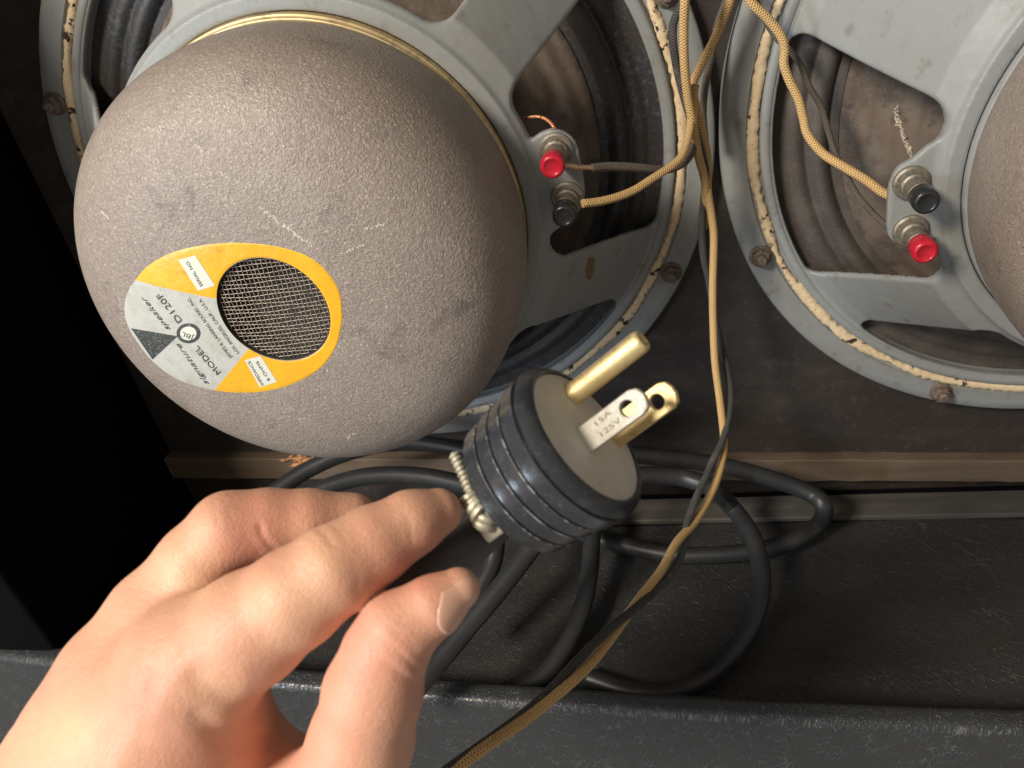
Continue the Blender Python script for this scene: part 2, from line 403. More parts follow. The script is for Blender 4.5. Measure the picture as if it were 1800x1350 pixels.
# floor: gently uneven sheet
nx, ny = 120, 50; V = []
for x in np.linspace(-176, 620, nx):
    ye = np.interp(x, RX, RY) + 4
    for y in np.linspace(-18.7, ye, ny):
        V.append((x, y, FZ + .35 * math.sin(x * .06 + y * .09) + .25 * math.sin(y * .21 - x * .03)))
cabpart(mobj('cabinet_floor', V, grid_faces(nx, ny), M_VINYL), 'creased black leathery vinyl floor')
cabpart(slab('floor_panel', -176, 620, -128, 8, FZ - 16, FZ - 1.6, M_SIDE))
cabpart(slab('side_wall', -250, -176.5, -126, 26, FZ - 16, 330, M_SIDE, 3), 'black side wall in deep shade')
cabpart(slab('unseen_top_panel', -250, 620, -126, 26, 262, 280, M_SIDE, 3))  # out of view, added to hold ambient light off the interior
# bottom rail (rounded rim facing the camera)
prof = []
for a in np.linspace(0, 90, 8): prof.append((1.5 + 3.5 * math.cos(math.radians(a)) * 1 - 3.5, -3.5 + 3.5 * math.sin(math.radians(a))))
prof = [(11, FZ - LZ - 14), (11, -4)] + [(11 - 4 * (1 - math.cos(math.radians(a))), -4 + 4 * math.sin(math.radians(a))) for a in np.linspace(15, 90, 6)] \
     + [(4 - 4 * math.sin(math.radians(a)), -4 + 4 * math.cos(math.radians(a))) for a in np.linspace(0, 90, 8)] + [(0, -12), (-.6, -30), (-1, FZ - LZ - 60)]
V = []; X = np.linspace(-300, 420, 190)
for i, x in enumerate(X):
    yb = np.polyval(np.polyfit(xs, ys, 2), x)
    for (dy, dz) in prof: V.append((x, yb + dy, LZ + dz + .15 * math.sin(x * .11)))
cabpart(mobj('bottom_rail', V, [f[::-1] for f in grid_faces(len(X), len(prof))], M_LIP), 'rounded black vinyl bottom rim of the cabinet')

# ================================================================== loudspeaker
spk = empty('loudspeaker', (0, 0, 0), 'large loudspeaker on the left, complete brown magnet cover with a yellow label', 'loudspeaker', 'loudspeakers bolted to the baffle board')
# flange with raised inner ridge
fl = [(-8, 128), (-8, 154), (-1.2, 154), (0, 153), (.3, 149), (.2, 144.5), (.4, 143.4), (-.8, 142.8), (-.8, 137.8), (2.0, 137.4), (2.6, 136.6), (2.6, 134.6), (1.8, 133.4), (-3, 132.6), (-7, 132.2), (-8, 131)]
V, F = lathe(fl, n=256); mobj('flange', V, F, M_GREY, spk, auto=50)
ga = []
V = []; n = 700
for i in range(n):
    a = 2 * np.pi * i / n
    w = 2.2 + .45 * math.sin(a * 9 + 1) + .45 * math.sin(a * 23) + .3 * rng.normal()
    c = 140.4 + .35 * math.sin(a * 17) + .15 * rng.normal(); w = max(.9, min(w, 2.6))
    for k, (s, hh) in enumerate(((-w, -.6), (-w * .7, .75), (0, 1.0), (w * .7, .75), (w, -.6))):
        r = c + s; V.append((r * math.cos(a), -hh - (.25 * rng.random() if 0 < k < 4 else 0), r * math.sin(a)))
F = [(i * 5 + j, i * 5 + j + 1, ((i + 1) % n) * 5 + j + 1, ((i + 1) % n) * 5 + j) for i in range(n) for j in range(4)]
mobj('gasket', V, F, M_GASK, spk, label='cream gasket strip with dark chipped spots')
# basket legs: signed distance field so that the cast edges are rounded
h = .85
gx = np.arange(-140, 140.1, h); gy = np.arange(-72, 4.1, h)
X, Y, Z = np.meshgrid(gx, gy, gx, indexing='ij')
Rr = np.hypot(X, Z); Th = np.degrees(np.arctan2(Z, X))
FR = np.array([70, 78, 84.6, 85.8, 93, 126, 132, 138, 200.]); FY = np.array([-65.5, -65.5, -65.3, -63.2, -58.5, -8, -2.2, -1.6, -1.6])
yf = np.interp(Rr, FR, FY)
slope = np.interp(Rr, [84, 90, 95, 124, 130], [1, .62, .56, .56, 1])
d = np.maximum((yf - Y) * slope, (Y - yf - 4.5) * slope)
d = np.maximum(d, Rr - 136.5)
def dth(a, c): return (a - c + 180) % 360 - 180
win = np.full(X.shape, 1e3, )
for cth, hi, ho in ((7.2, 21.6, 24.6), (70.5, 22.5, 24.0), (134.3, 22.3, 22.3), (196, 22, 22.5), (251, 20, 21), (-57.5, 22.2, 23.3)):
    hw = np.interp(Rr, [88, 130], [hi, ho])
    lat = (np.abs(dth(Th, cth)) - hw) * math.pi / 180 * Rr * .99
    rad = np.maximum(87.4 - Rr, Rr - 132.4)
    rc = 7.0
    q = np.hypot(np.maximum(lat + rc, 0), np.maximum(rad + rc, 0)) + np.minimum(np.maximum(lat + rc, rad + rc), 0) - rc
    win = np.minimum(win, q)
win = np.minimum(win, Rr - 79.0)
d = np.maximum(d, -win)
# rounding of cut edges
e = 1.1; a_ = (yf - Y) * slope + e; b_ = -win + e
rnd = np.hypot(np.maximum(a_, 0), np.maximum(b_, 0)) + np.minimum(np.maximum(a_, b_), 0) - e
d = np.maximum(d, rnd)
# terminal tab
tb = np.array([(80, 22), (87, 27.2), (93.5, 28.2), (99.4, 24), (101, 16), (101.5, 4), (99.5, -2), (95, -5), (89, -10), (80, -12)])
def sdpoly(x, z, poly):
    dd = np.full(x.shape, 1e9); s = np.ones(x.shape)
    n = len(poly)
    for i in range(n):
        a = poly[i]; b = poly[i - 1]; e0 = b - a; w0 = x - a[0]; w1 = z - a[1]
        t = np.clip((w0 * e0[0] + w1 * e0[1]) / (e0 @ e0), 0, 1)
        dd = np.minimum(dd, (w0 - e0[0] * t) ** 2 + (w1 - e0[1] * t) ** 2)
        c1 = z >= a[1]; c2 = z < b[1]; c3 = e0[0] * w1 > e0[1] * w0
        fl_ = (c1 & c2 & c3) | (~c1 & ~c2 & ~c3); s = np.where(fl_, -s, s)
    return s * np.sqrt(dd)
x2, z2 = np.meshgrid(gx, gx, indexing='ij')
t2 = sdpoly(x2, z2, catmull(list(tb) + [tb[0]], 5)[:-1])[:, None, :]
ytab = -62.2
tab = np.maximum(t2 + 0 * X, np.abs(Y - ytab - 1.6) - 1.6)
k = 2.0; hh = np.clip(.5 + .5 * (tab - d) / k, 0, 1)
d = d * hh + tab * (1 - hh) - k * hh * (1 - hh)
V, F = surface_nets(d, (gx[0], gy[0], gx[0]), h)
# surface nets axes are x,y,z -> right handed already
mobj('basket', V, F, M_GREY, spk)
# stain on one leg
def flap(name, pts, off, mat, parent, label=None, F_=None):
    c = np.mean(pts, axis=0); return mobj(name, [c] + list(pts), [(0, i + 1, (i + 1) % len(pts) + 1) for i in range(len(pts))], mat, parent, label=label)
# surround + cone
sr = []
for r in np.linspace(134, 105, 60):
    y = 4.5 - (3.2 * math.sin((r - 109) / 9 * math.pi) ** .8 if 109 < r < 118 else 0) - (1.4 * math.sin((r - 119) / 7 * math.pi) if 119 < r < 126 else 0)
    sr.append((-y, r))
V, F = lathe(sr, n=256); mobj('cone_surround', V, F, M_SURR, spk, label='black doped corrugated edge of the cone')
cn = [(-3.5, 105)] + [(-3.5 + (105 - r) * .66 + .6 * math.sin(r * .8), r) for r in np.linspace(104, 34, 60)]
V, F = lathe(cn, n=192); mobj('cone', V, F, M_CONE, spk, label='brown paper cone seen from behind')
V, F = lathe([(34, 70), (36, 74), (66, 76.4), (70, 76.4), (70.2, 74)], n=160); mobj('magnet_plate', V, F, M_DARK, spk)
V, F = lathe([(64, 78.8), (67.0, 78.8), (67.5, 78.3), (67.6, 77.8), (68.6, 77.5), (68.9, 77.0), (68.4, 76.0)], n=256); mobj('brass_ring', V, F, M_BRASS, spk, label='thin machined brass ring behind the magnet cover')
# magnet cover
def sup(Rm, yc, yf_, n_, m_, r0=76.8):
    s = np.linspace(0, 1, 50) ** .9; a = s * np.pi / 2
    r = Rm * np.cos(a) ** (2 / n_); y = yc + (yf_ - yc) * np.sin(a) ** (2 / m_)
    s2 = np.linspace(0, 1, 14)[:-1]
    return np.r_[r0 + (Rm - r0) * np.sin(s2 * np.pi / 2), r], np.r_[-68.5 + (yc + 68.5) * (1 - np.cos(s2 * np.pi / 2)), y]
cr_, cy_ = sup(79.3, -90, -132, 3.5, 2.7)
VR = 18.6
def coff(r):
    t = np.clip((60 - r) / 40, 0, 1); t = t * t * (3 - 2 * t); tb_ = np.clip((r - 76) / 3, 0, 1) if False else 0
    return np.array([1.2 + 2.6 * t, 0, -1.2 + 2.2 * t])
def dome_y(x, z):
    r = 40.0
    for _ in range(6):
        c = coff(r); r = math.hypot(x - c[0], z - c[2])
    return float(np.interp(r, cr_[::-1][:50], cy_[::-1][:50])), r
pr = [(-y, r) for r, y in zip(cr_, cy_) if r > VR + 1.2]
yv = float(np.interp(VR, cr_[::-1][:50], cy_[::-1][:50]))
pr += [(-yv, VR + .5), (-yv - .1, VR + .2)]
V, F = lathe(pr, n=288, cfun=coff)
cover = mobj('magnet_cover', V, F, M_WRINK, spk, label='round brown wrinkle painted magnet cover')
def at_dome(px, py, off=0.0):
    r = ray(px, py); t = 190.0
    for _ in range(400):
        X_ = CP + r * t; y, rr = dome_y(X_[0], X_[2])
        if X_[1] >= y - off: break
        t += max(.05, (y - off - X_[1]) * .7)
    return X_
VC = coff(VR)
V, F = lathe([(-yv - 9, 0.01), (-yv - 9, VR), (-yv - .1, VR + .2)], org=(VC[0], 0, VC[2]), n=48); 
vb = mobj('vent_cup', V, F, M_DARK, cover)
# woven vent screen
V = []; F = []; rot = math.radians(2); N = 25; pit = 2 * (VR - .2) / N
for fam in (0, 1):
    for i in range(N):
        q = -VR + .2 + pit * (i + .5); L = math.sqrt(max(0, (VR - .1) ** 2 - q * q))
        if L < 2: continue
        m = max(6, int(2 * L / .75)); path = []
        for s in np.linspace(-L, L, m):
            j = (s + VR) / pit
            wob = .16 * math.cos(math.pi * (j - .5 + i)) * (1 if fam else -1)
            a, b = (q + .18 * math.sin(s * .35 + i), s) if fam == 0 else (s, q + .18 * math.sin(s * .3 + i * 2))
            bulge = 1.3 * (1 - (a * a + b * b) / VR ** 2)
            path.append((VC[0] + a * math.cos(rot) - b * math.sin(rot), yv + 1.6 - bulge + wob, VC[2] + a * math.sin(rot) + b * math.cos(rot)))
        v, f, _ = tube(path, .175 if fam == 0 else .125, 5, False); o_ = len(V); V += v; F += [tuple(w + o_ for w in q_) for q_ in f]
mobj('vent_screen', V, F, M_SCR, cover, label='woven wire screen over the vent hole')
# label
lab_px = [(602, 560), (597, 515), (575, 478), (540, 450), (490, 434), (445, 428), (400, 427), (350, 432), (300, 445), (262, 466), (238, 492), (222, 520), (219, 548), (226, 575), (242, 602), (262, 628), (292, 655), (330, 674), (378, 686), (420, 690), (470, 687), (520, 672), (565, 645), (592, 605)]
lab = catmull([at_dome(*q) for q in lab_px] + [at_dome(*lab_px[0])], 6)[:-1][:, [0, 2]]
la = np.unwrap(np.arctan2(lab[:, 1] - VC[2], lab[:, 0] - VC[0])); lr = np.hypot(lab[:, 0] - VC[0], lab[:, 1] - VC[2])
o_ = np.argsort(la % (2 * np.pi)); LA = (la % (2 * np.pi))[o_]; LR = lr[o_]
def Rout(a): return np.interp(a % (2 * np.pi), LA, LR, period=2 * np.pi)
def ang(px, py):
    q = at_dome(px, py); return math.atan2(q[2] - VC[2], q[0] - VC[0])
def sector(name, a0, a1, b0, b1, mat, off, parent, r_in=None, label=None):
    """outer arc a0..a1, inner arc b0..b1"""
    n = 140; m = 16; V = []
    for i in range(n + 1):
        t = i / n; A = a0 + (a1 - a0) * t; B = b0 + (b1 - b0) * t
        po = np.array([VC[0] + Rout(A) * math.cos(A), VC[2] + Rout(A) * math.sin(A)])
        pi_ = np.array([VC[0] + (VR + .15) * math.cos(B), VC[2] + (VR + .5) * math.sin(B)])
        for j in range(m + 1):
            q = pi_ + (po - pi_) * j / m; V.append((q[0], dome_y(*q)[0] - off - (0 if 0 < j < m else -off * .9), q[1]))
    return mobj(name, V, grid_faces(n + 1, m + 1), mat, parent, label=label)
a0 = ang(238, 492) % (2 * np.pi); a1 = ang(378, 685) % (2 * np.pi)
b0 = ang(388, 527) % (2 * np.pi); b1 = ang(440, 607) % (2 * np.pi)
sector('label_white_panel', a0, a1, b0, b1, M_SILV, .16, cover, label='silver white panel of the label')
sector('label_yellow_panel', a1, a0 + 2 * np.pi, b1, b0 + 2 * np.pi, M_AMB, .16, cover, label='amber yellow panel of the label')
def decal(name, poly, mat, off, n=6, label=None):
    """polygon in photo directions, draped on the dome"""
    c = np.mean(poly, axis=0); V = []; K = len(poly)
    pts = []
    for i in range(K):
        a = np.array(poly[i], float); b = np.array(poly[(i + 1) % K], float)
        for s in range(n): pts.append(a + (b - a) * s / n)
    m = len(pts); V.append(at_dome(*c, off)); 
    for k in (1, 2, 3, 4):
        for q in pts: V.append(at_dome(*(c + (q - c) * k / 4), off))
    F = [(0, 1 + i, 1 + (i + 1) % m) for i in range(m)]
    for k in range(3):
        F += [(1 + k * m + i, 1 + (k + 1) * m + i, 1 + (k + 1) * m + (i + 1) % m, 1 + k * m + (i + 1) % m) for i in range(m)]
    return mobj(name, V, F, mat, cover, label=label)
decal('serial_box', [(313, 457), (343, 449), (378, 502), (348, 511)], M_WHT, .26)
decal('impedance_box', [(430, 633), (458, 626), (487, 671), (457, 681)], M_WHT, .26)
decal('label_triangle', [(230, 577), (312, 591), (268, 632)], M_INK, .28, label='black triangle printed on the label')
cc = np.array((331, 586.)); tt = np.linspace(0, 2 * np.pi, 20, endpoint=False)
decal('emblem_ring', [cc + (21.0 * math.cos(t), 17.6 * math.sin(t)) for t in tt], M_INK, .32, 1)
decal('emblem_disc', [cc + (14.5 * math.cos(t), 12.2 * math.sin(t)) for t in tt], M_WHT, .38, 1)
def text_geo(s, shear=0.0):
    cu = bpy.data.curves.new('t', 'FONT'); cu.body = s; cu.size = 1; cu.shear = shear; cu.resolution_u = 3
    o = bpy.data.objects.new('t', cu); COL.objects.link(o)
    dg = bpy.context.evaluated_depsgraph_get(); me = bpy.data.meshes.new_from_object(o.evaluated_get(dg))
    V = np.array([v.co[:2] for v in me.vertices]); F = [list(p.vertices) for p in me.polygons]
    COL.objects.unlink(o); bpy.data.objects.remove(o); bpy.data.curves.remove(cu); bpy.data.meshes.remove(me)
    x0, x1 = V[:, 0].min(), V[:, 0].max(); V[:, 0] = (V[:, 0] - x0) / (x1 - x0)
    return V, F
def text_on(name, s, a, b, hpx, mapf, mat, parent, shear=0.0, arc=0.0):
    V, F = text_geo(s, shear); a = np.array(a, float); b = np.array(b, float)
    d_ = b - a; up = unit(np.array([d_[1], -d_[0]]))
    W = []
    for x, y in V:
        q = a + d_ * x + up * (y * hpx / .7 + arc * 4 * x * (1 - x)); W.append(mapf(*q))
    return mobj(name, W, F, mat, parent, smooth=False)
dm = lambda off: (lambda x, y: at_dome(x, y, off))
text_on('label_text', 'signature', (367, 675), (314, 602), 8, dm(.36), M_INK, cover, .45)
text_on('label_text', 'speaker', (299, 579), (252, 520), 8, dm(.36), M_INK, cover, .45)
text_on('label_text', 'MODEL', (388, 654), (347, 607), 9.5, dm(.36), M_INK, cover)
text_on('label_text', 'D120F', (320, 563), (281, 514), 10, dm(.36), M_INK, cover)
text_on('label_text', 'JAMES B. LANSING SOUND, INC.', (408, 628), (332, 522), 5.5, dm(.36), M_INK, cover)
text_on('label_text', 'LOS ANGELES, CALIF., U.S.A.', (420, 620), (352, 524), 5.5, dm(.36), M_INK, cover)
text_on('label_text', 'SERIAL NO.', (357, 502), (330, 457), 5.5, dm(.36), M_INK, cover)
text_on('label_text', 'IMPEDANCE', (464, 676), (439, 634), 5, dm(.36), M_INK, cover)
text_on('label_text', '8 OHMS', (475, 668), (453, 634), 5, dm(.36), M_INK, cover)
text_on('emblem_text', 'JBL', (342, 591), (320, 583), 8, dm(.44), M_INK, cover)
# pale scratches
V = []; F = []
for (pa, pb, cnt, wpx) in (((456, 364), (552, 436), 120, 1.6), ((388, 302), (403, 316), 22, 1.8), ((640, 402), (676, 394), 34, 1.2), ((340, 252), (360, 268), 22, 1.8), ((180, 372), (192, 386), 20, 1.2), ((600, 446), (640, 430), 20, 1.0), ((250, 232), (320, 214), 46, 2.6), ((708, 370), (722, 380), 12, 1.4), ((610, 770), (624, 760), 16, 2.4), ((560, 640), (580, 655), 10, 1)):
    for k in range(cnt):
        t = rng.random(); q = np.array(pa) + (np.array(pb, float) - pa) * t + rng.normal(size=2) * wpx
        s = .15 + .42 * rng.random(); c = at_dome(*q, .10); a = rng.random() * 3
        n = 5; b = len(V)
        for i in range(n):
            w = a + 2 * np.pi * i / n; rr_ = s * (.35 + .4 * rng.random())
            V.append(c + np.array([math.cos(w) * rr_, 0, math.sin(w) * rr_]))
        F.append(tuple(range(b, b + n)))
mobj('scratch', V, F, M_PALE, cover, smooth=False, kind='stuff', label='pale scratches and scuffs in the brown paint')

# bolts
def bolt(parent, th, r=147.5, s=1.0):
    c = np.array([r * math.cos(math.radians(th)), 0, r * math.sin(math.radians(th))])
    w = lathe([(-.2, 5.2 * s), (1.0, 5.2 * s), (1.4, 4.6 * s), (1.4, 2)], org=c, n=28)
    hx = []; u, v, ax = frame((0, -1, 0)); ph = rng.random()
    prf = ((1.4, 4.3), (4.0, 4.3), (4.7, 3.6)); V = []
    for s_, rr_ in prf:
        for i in range(6): a = ph + i * np.pi / 3; V.append(c + ax * s_ + (u * math.cos(a) + v * math.sin(a)) * rr_ * s)
    F = grid_faces(3, 6, True) + [tuple(range(12, 18))]
    t = lathe([(4.0, 2.5), (6.4, 2.5), (7.2, 1.9), (7.4, .01)], org=c, n=18)
    V, F = join(w, (V, F), t)
    return mobj('mounting_bolt', V, F, M_RUST, parent, auto=35)
for th in (-25.1, 23, 71.5, 118, 161.5, 205, 251, 298): bolt(spk, th)
# binding posts
def post(x, z, capmat, name, lbl):
    o = (x, 0, z)
    w = lathe([(62.0, 6.1), (63.4, 6.1), (64.0, 5.4), (64.0, 4.3), (66.2, 4.3), (66.8, 3.6), (70.5, 3.3), (71.2, 3.9), (73.4, 3.9), (74.0, 3.0), (76, 3)], org=o, n=36)
    p = mobj('terminal_post', *w, M_POST, spk, auto=35)
    n = 20; prf = [(73.8, 3.7), (74.4, 4.2), (79.0, 4.35), (80.6, 4.15), (81.2, 3.5), (81.25, 2.9), (80.9, 2.6), (80.9, .01)]
    V, F = lathe(prf, org=o, n=36)
    mobj('terminal_cap', V, F, capmat, p, auto=50, label=lbl)
post(92.9, 21.5, M_RED, 'r', 'red plastic cap of the binding post')
post(95.0, 3.2, M_BLK, 'b', 'black plastic cap of the binding post')

# second loudspeaker: copy of everything that shows, turned half a turn
S = 309.9
spk2 = spk.copy(); COL.objects.link(spk2); spk2.location = Vector((S, 0, 0)) * MM; spk2.rotation_euler = (0, math.pi, 0)
spk2['label'] = 'large loudspeaker cut off by the right edge, plain brown cover without a visible label'
def copy_children(src, dst, skip):
    for ch in list(src.children):
        if ch.name.split('.')[0] in skip: continue
        c = ch.copy(); COL.objects.link(c); c.parent = dst
        copy_children(ch, c, skip)
copy_children(spk, spk2, ('label_white_panel', 'label_yellow_panel', 'serial_box', 'impedance_box', 'label_triangle', 'emblem_ring', 'emblem_disc', 'label_text', 'emblem_text', 'scratch'))
for o in spk2.children:
    if o.name.startswith('brass_ring'):
        o.name = 'hub_ring'; o['label'] = 'grey painted ring round the magnet cover'; o.material_slots[0].link = 'OBJECT'; o.material_slots[0].material = M_GREY
    if o.name.startswith('cone_surround'):
        o['label'] = 'dusty brown corrugated edge of the cone'; o.material_slots[0].link = 'OBJECT'; o.material_slots[0].material = M_SURR2
# stain on the left speaker's leg (only there)
def on_basket(px, py, off, cx=0.0):
    r = ray(px, py); t = 200.0
    for _ in range(4000):
        X_ = CP + r * t; rr_ = math.hypot(X_[0] - cx, X_[2])
        if X_[1] >= np.interp(rr_, FR, FY) - off: break
        t += .1
    return X_
g = MT('brown_stain', (.20, .13, .06), .6); M_STAIN = g.m
sp_ = [on_basket(*q, .45) for q in ((1035, 453), (1046, 453), (1045, 470), (1042, 485), (1037, 492), (1031, 490), (1031, 475))]
flap('stain', sp_, 0, M_STAIN, spk, 'brown drip stain on the lower leg')

# copper leads
def wire(name, pts, r, mat, parent=None, label=None, cat=None, n=12, seg=8):
    V, F, UV = tube(catmull(pts, seg), r, n); o = mobj(name, V, F, mat, parent, uv=UV)
    if cat: tag(o, label, cat)
    elif label: o['label'] = label
    return o
def onY(px, py, y): return onp(px, py, 1, y)
pth = catmull([onY(905, 212, -50), onY(925, 207, -54), onY(945, 205, -57), onY(962, 211, -59), onY(974, 224, -60), onY(978, 240, -61)], 16)
ph = np.arange(len(pth)) * .9; jit = np.c_[np.cos(ph), np.sin(ph), np.cos(ph)] * .25
V1, F1, _ = tube(pth + jit, .38, 6); V2, F2, _ = tube(pth - jit, .38, 6)
mobj('tinsel_lead', *join((V1, F1), (V2, F2)), M_COP, spk, label='loop of braided copper lead by the red post')
pth = catmull([onY(1575, 190, -40), onY(1580, 215, -44), onY(1590, 243, -48), onY(1598, 262, -52), onY(1606, 280, -57)], 16)
ph = np.arange(len(pth)) * 1.3; jit = np.c_[np.cos(ph), np.sin(ph), np.cos(ph * 1.3)] * .7 + rng.normal(size=(len(pth), 3)) * .35
g = MT('pale_tinsel', (.42, .36, .28), .6, .3); M_PT = g.m
for o in list(spk2.children):
    if o.name.startswith('tinsel_lead'): bpy.data.objects.remove(o)
V1, F1, _ = tube(pth + jit, .35, 6); V2, F2, _ = tube(pth - jit * .8, .35, 6)
tl = mobj('tinsel_lead', *join((V1, F1), (V2, F2)), M_PT, None, label='frayed pale lead near the black post')
bpy.context.view_layer.update()
tl.parent = spk2; tl.matrix_parent_inverse = (Matrix.Translation(spk2.location) @ spk2.rotation_euler.to_matrix().to_4x4()).inverted()

# ================================================================== speaker wires
def depth_of(X_): return float(CR[2] @ (np.asarray(X_) - CP))
def W(pts):     # (px, py, depth)
    return [P(*q) for q in pts]
yel = [(1195, -60, 268), (1199, -20, 272), (1201, 23, 278), (1199, 78, 286), (1205, 156, 296), (1214, 214, 304), (1226, 264, 311), (1237, 310, 318), (1242, 340, 322), (1236, 385, 328)]
main_y = [(1292, -50, 288), (1284, 0, 292), (1261, 58, 300), (1230, 120, 306), (1218, 156, 308), (1230, 214, 312), (1243, 272, 318), (1244, 330, 322), (1251, 380, 326), (1255, 420, 330), (1253, 509, 338), (1254, 573, 342), (1257, 637, 345), (1265, 700, 346), (1272, 764, 344), (1271, 799, 340), (1260, 843, 334), (1242, 883, 328), (1220, 919, 320), (1189, 954, 310), (1162, 1003, 300), (1127, 1048, 288), (1104, 1079, 280), (1075, 1120, 268), (1039, 1165, 254), (1000, 1203, 242), (933, 1258, 228), (858, 1310, 216), (790, 1360, 208), (740, 1400, 202)]
main_k = [(1203, -50, 275), (1201, 0, 279), (1183, 47, 284), (1188, 110, 292), (1205, 180, 301), (1222, 232, 309), (1240, 300, 318), (1238, 345, 325), (1234, 389, 330), (1236, 446, 335), (1246, 493, 342), (1257, 560, 349), (1271, 621, 351), (1284, 684, 350), (1281, 732, 346), (1270, 775, 340), (1252, 812, 334), (1236, 850, 328), (1220, 883, 322), (1207, 925, 317), (1202, 963, 313), (1180, 1008, 303), (1150, 1040, 293), (1120, 1067, 280), (1069, 1108, 265), (1018, 1158, 251), (975, 1205, 241), (930, 1248, 231), (870, 1294, 220), (815, 1333, 212), (765, 1370, 206)]
RW = 1.68
wire('speaker_wire', W(main_y), RW, M_YEL, None, 'yellow cloth wire of the twisted pair hanging across the picture', 'wire')
wire('speaker_wire', W(main_k), RW * .9, M_BKW, None, 'black cloth wire twisted round the long yellow one', 'wire')
wire('speaker_wire', W([(1206, -50, 272), (1204, 0, 276), (1202, 50, 283), (1203, 110, 290), (1209, 170, 298), (1219, 225, 305), (1228, 275, 312), (1239, 318, 319), (1240, 360, 327), (1238, 400, 336)]), RW, M_YEL, None, 'short yellow cloth wire hanging beside the left speaker flange', 'wire')
wire('speaker_wire', W([(1278, -50, 300), (1276, 0, 303), (1262, 40, 307), (1250, 100, 312), (1240, 150, 316), (1236, 200, 320), (1240, 250, 324)]), RW * .85, M_GRW, None, 'dusty grey cloth wire between the two speaker flanges', 'wire')
wire('speaker_wire', W([(1222, 150, 303), (1216, 200, 303), (1210, 240, 302), (1199, 272, 300), (1183, 290, 298), (1145, 315, 294), (1115, 334, 291), (1086, 346, 288), (1055, 354, 285), (1024, 358, 282)]), RW * .92, M_YEL, None, 'yellow cloth wire running to the black post of the left speaker', 'wire')
wire('speaker_wire', W([(1222, 225, 309), (1217, 262, 309), (1207, 280, 307), (1195, 290, 306), (1176, 297, 304), (1156, 299, 301), (1130, 296, 297), (1106, 294, 294), (1070, 293, 290), (1040, 296, 286)]), RW * 1.0, M_GRW, None, 'dark frayed wire running to the red post of the left speaker', 'wire')
be = empty('bare_wire_end', P(1012, 295, 282), 'bare tinned wire end beside the red cap of the left speaker', 'wire end')
be_o = wire('strand', W([(1044, 296, 286), (1028, 294, 284), (1014, 294, 282), (1004, 291, 281), (990, 290, 281)]), [.9] * 33, M_TIN, None)
be_o2 = wire('strand', W([(1030, 297, 285), (1014, 298, 283), (1000, 293, 281)]), .4, M_TIN, None)
bpy.context.view_layer.update()
for q in (be_o, be_o2): q.parent = be; q.matrix_parent_inverse = Matrix.Translation(be.location).inverted()
wire('speaker_wire', W([(1305, -30, 285), (1320, 3, 286), (1347, 30, 288), (1371, 60, 290), (1379, 85, 292), (1378, 112, 294), (1387, 140, 296), (1403, 173, 298), (1412, 207, 300), (1420, 237, 300), (1447, 270, 298), (1483, 293, 294), (1520, 315, 290), (1550, 337, 287), (1572, 347, 285)]), RW, M_YEL, None, 'yellow cloth wire running to the black post of the right speaker', 'wire')
wire('speaker_wire', W([(1318, -30, 291), (1330, 5, 293), (1360, 60, 297), (1387, 87, 300), (1407, 113, 302), (1423, 153, 304), (1443, 187, 306), (1457, 233, 307), (1470, 273, 307), (1490, 313, 305), (1510, 347, 302), (1540, 380, 298), (1567, 403, 295)]), RW * .72, M_GRW, None, 'thin dusty grey wire running to the red post of the right speaker', 'wire')
wire('bare_wire_end', W([(1565, 402, 295), (1577, 413, 293), (1587, 422, 291), (1600, 426, 289)]), .95, M_TIN, None, 'bare wire end under the red post of the right speaker', 'wire end')

# ================================================================== power cord on the cabinet floor
coil = empty('coiled_cable', onp(1150, 1000, 2, FZ), 'thick black rubber cord lying in loops on the cabinet floor', 'cable')
CRD = 4.5
def FLp(px, py, lift=0): return onp(px, py, 2, FZ + CRD + lift)
def loop(pts):
    V, F, UV = tube(catmull(pts, 10), CRD, 16); o = mobj('cord_loop', V, F, M_RUB)
    o.parent = coil; o.matrix_parent_inverse = Matrix.Translation(coil.location).inverted(); return o
loop([P(980, 800, 396), P(1060, 795, 400), P(1140, 802, 403), P(1230, 812, 406), P(1300, 826, 407), P(1370, 846, 406), P(1425, 868, 402), P(1448, 890, 398), FLp(1440, 920, 8), FLp(1400, 948, 5), FLp(1330, 968, 2), FLp(1250, 976, 1), FLp(1180, 975, 1), FLp(1110, 962, 2), FLp(1050, 948, 4), FLp(980, 930, 6)])
loop([P(1000, 842, 388), P(1100, 836, 390), P(1190, 838, 392), P(1250, 858, 388), FLp(1285, 890, 26), FLp(1318, 935, 24), FLp(1336, 990, 20), FLp(1336, 1050, 15), FLp(1312, 1115, 9), FLp(1262, 1175, 3), FLp(1190, 1215, 1), FLp(1110, 1215, 0), FLp(1030, 1190, 0)])
loop([FLp(1045, 900, 24), FLp(1040, 955, 20), FLp(1036, 1010, 15), FLp(1022, 1075, 9), FLp(992, 1140, 4), FLp(950, 1190, 0), FLp(890, 1215, 0)])
loop([P(1010, 850, 355), P(965, 920, 350), P(925, 975, 345), P(872, 1043, 338), P(822, 1102, 332), P(778, 1155, 326), P(740, 1200, 320), P(690, 1250, 316)])
loop([P(868, 860, 376), P(872, 925, 374), P(868, 980, 370), P(852, 1020, 366), P(825, 1065, 362), P(790, 1120, 358)])
loop([P(430, 905, 408), P(492, 858, 414), P(545, 824, 418), P(610, 796, 420), P(690, 778, 420), P(770, 782, 418), P(860, 800, 412), P(940, 830, 408), P(1010, 850, 402)])
loop([P(500, 900, 396), P(560, 862, 400), P(640, 838, 403), P(730, 836, 403), P(810, 850, 400), P(900, 880, 396), P(980, 905, 392)])

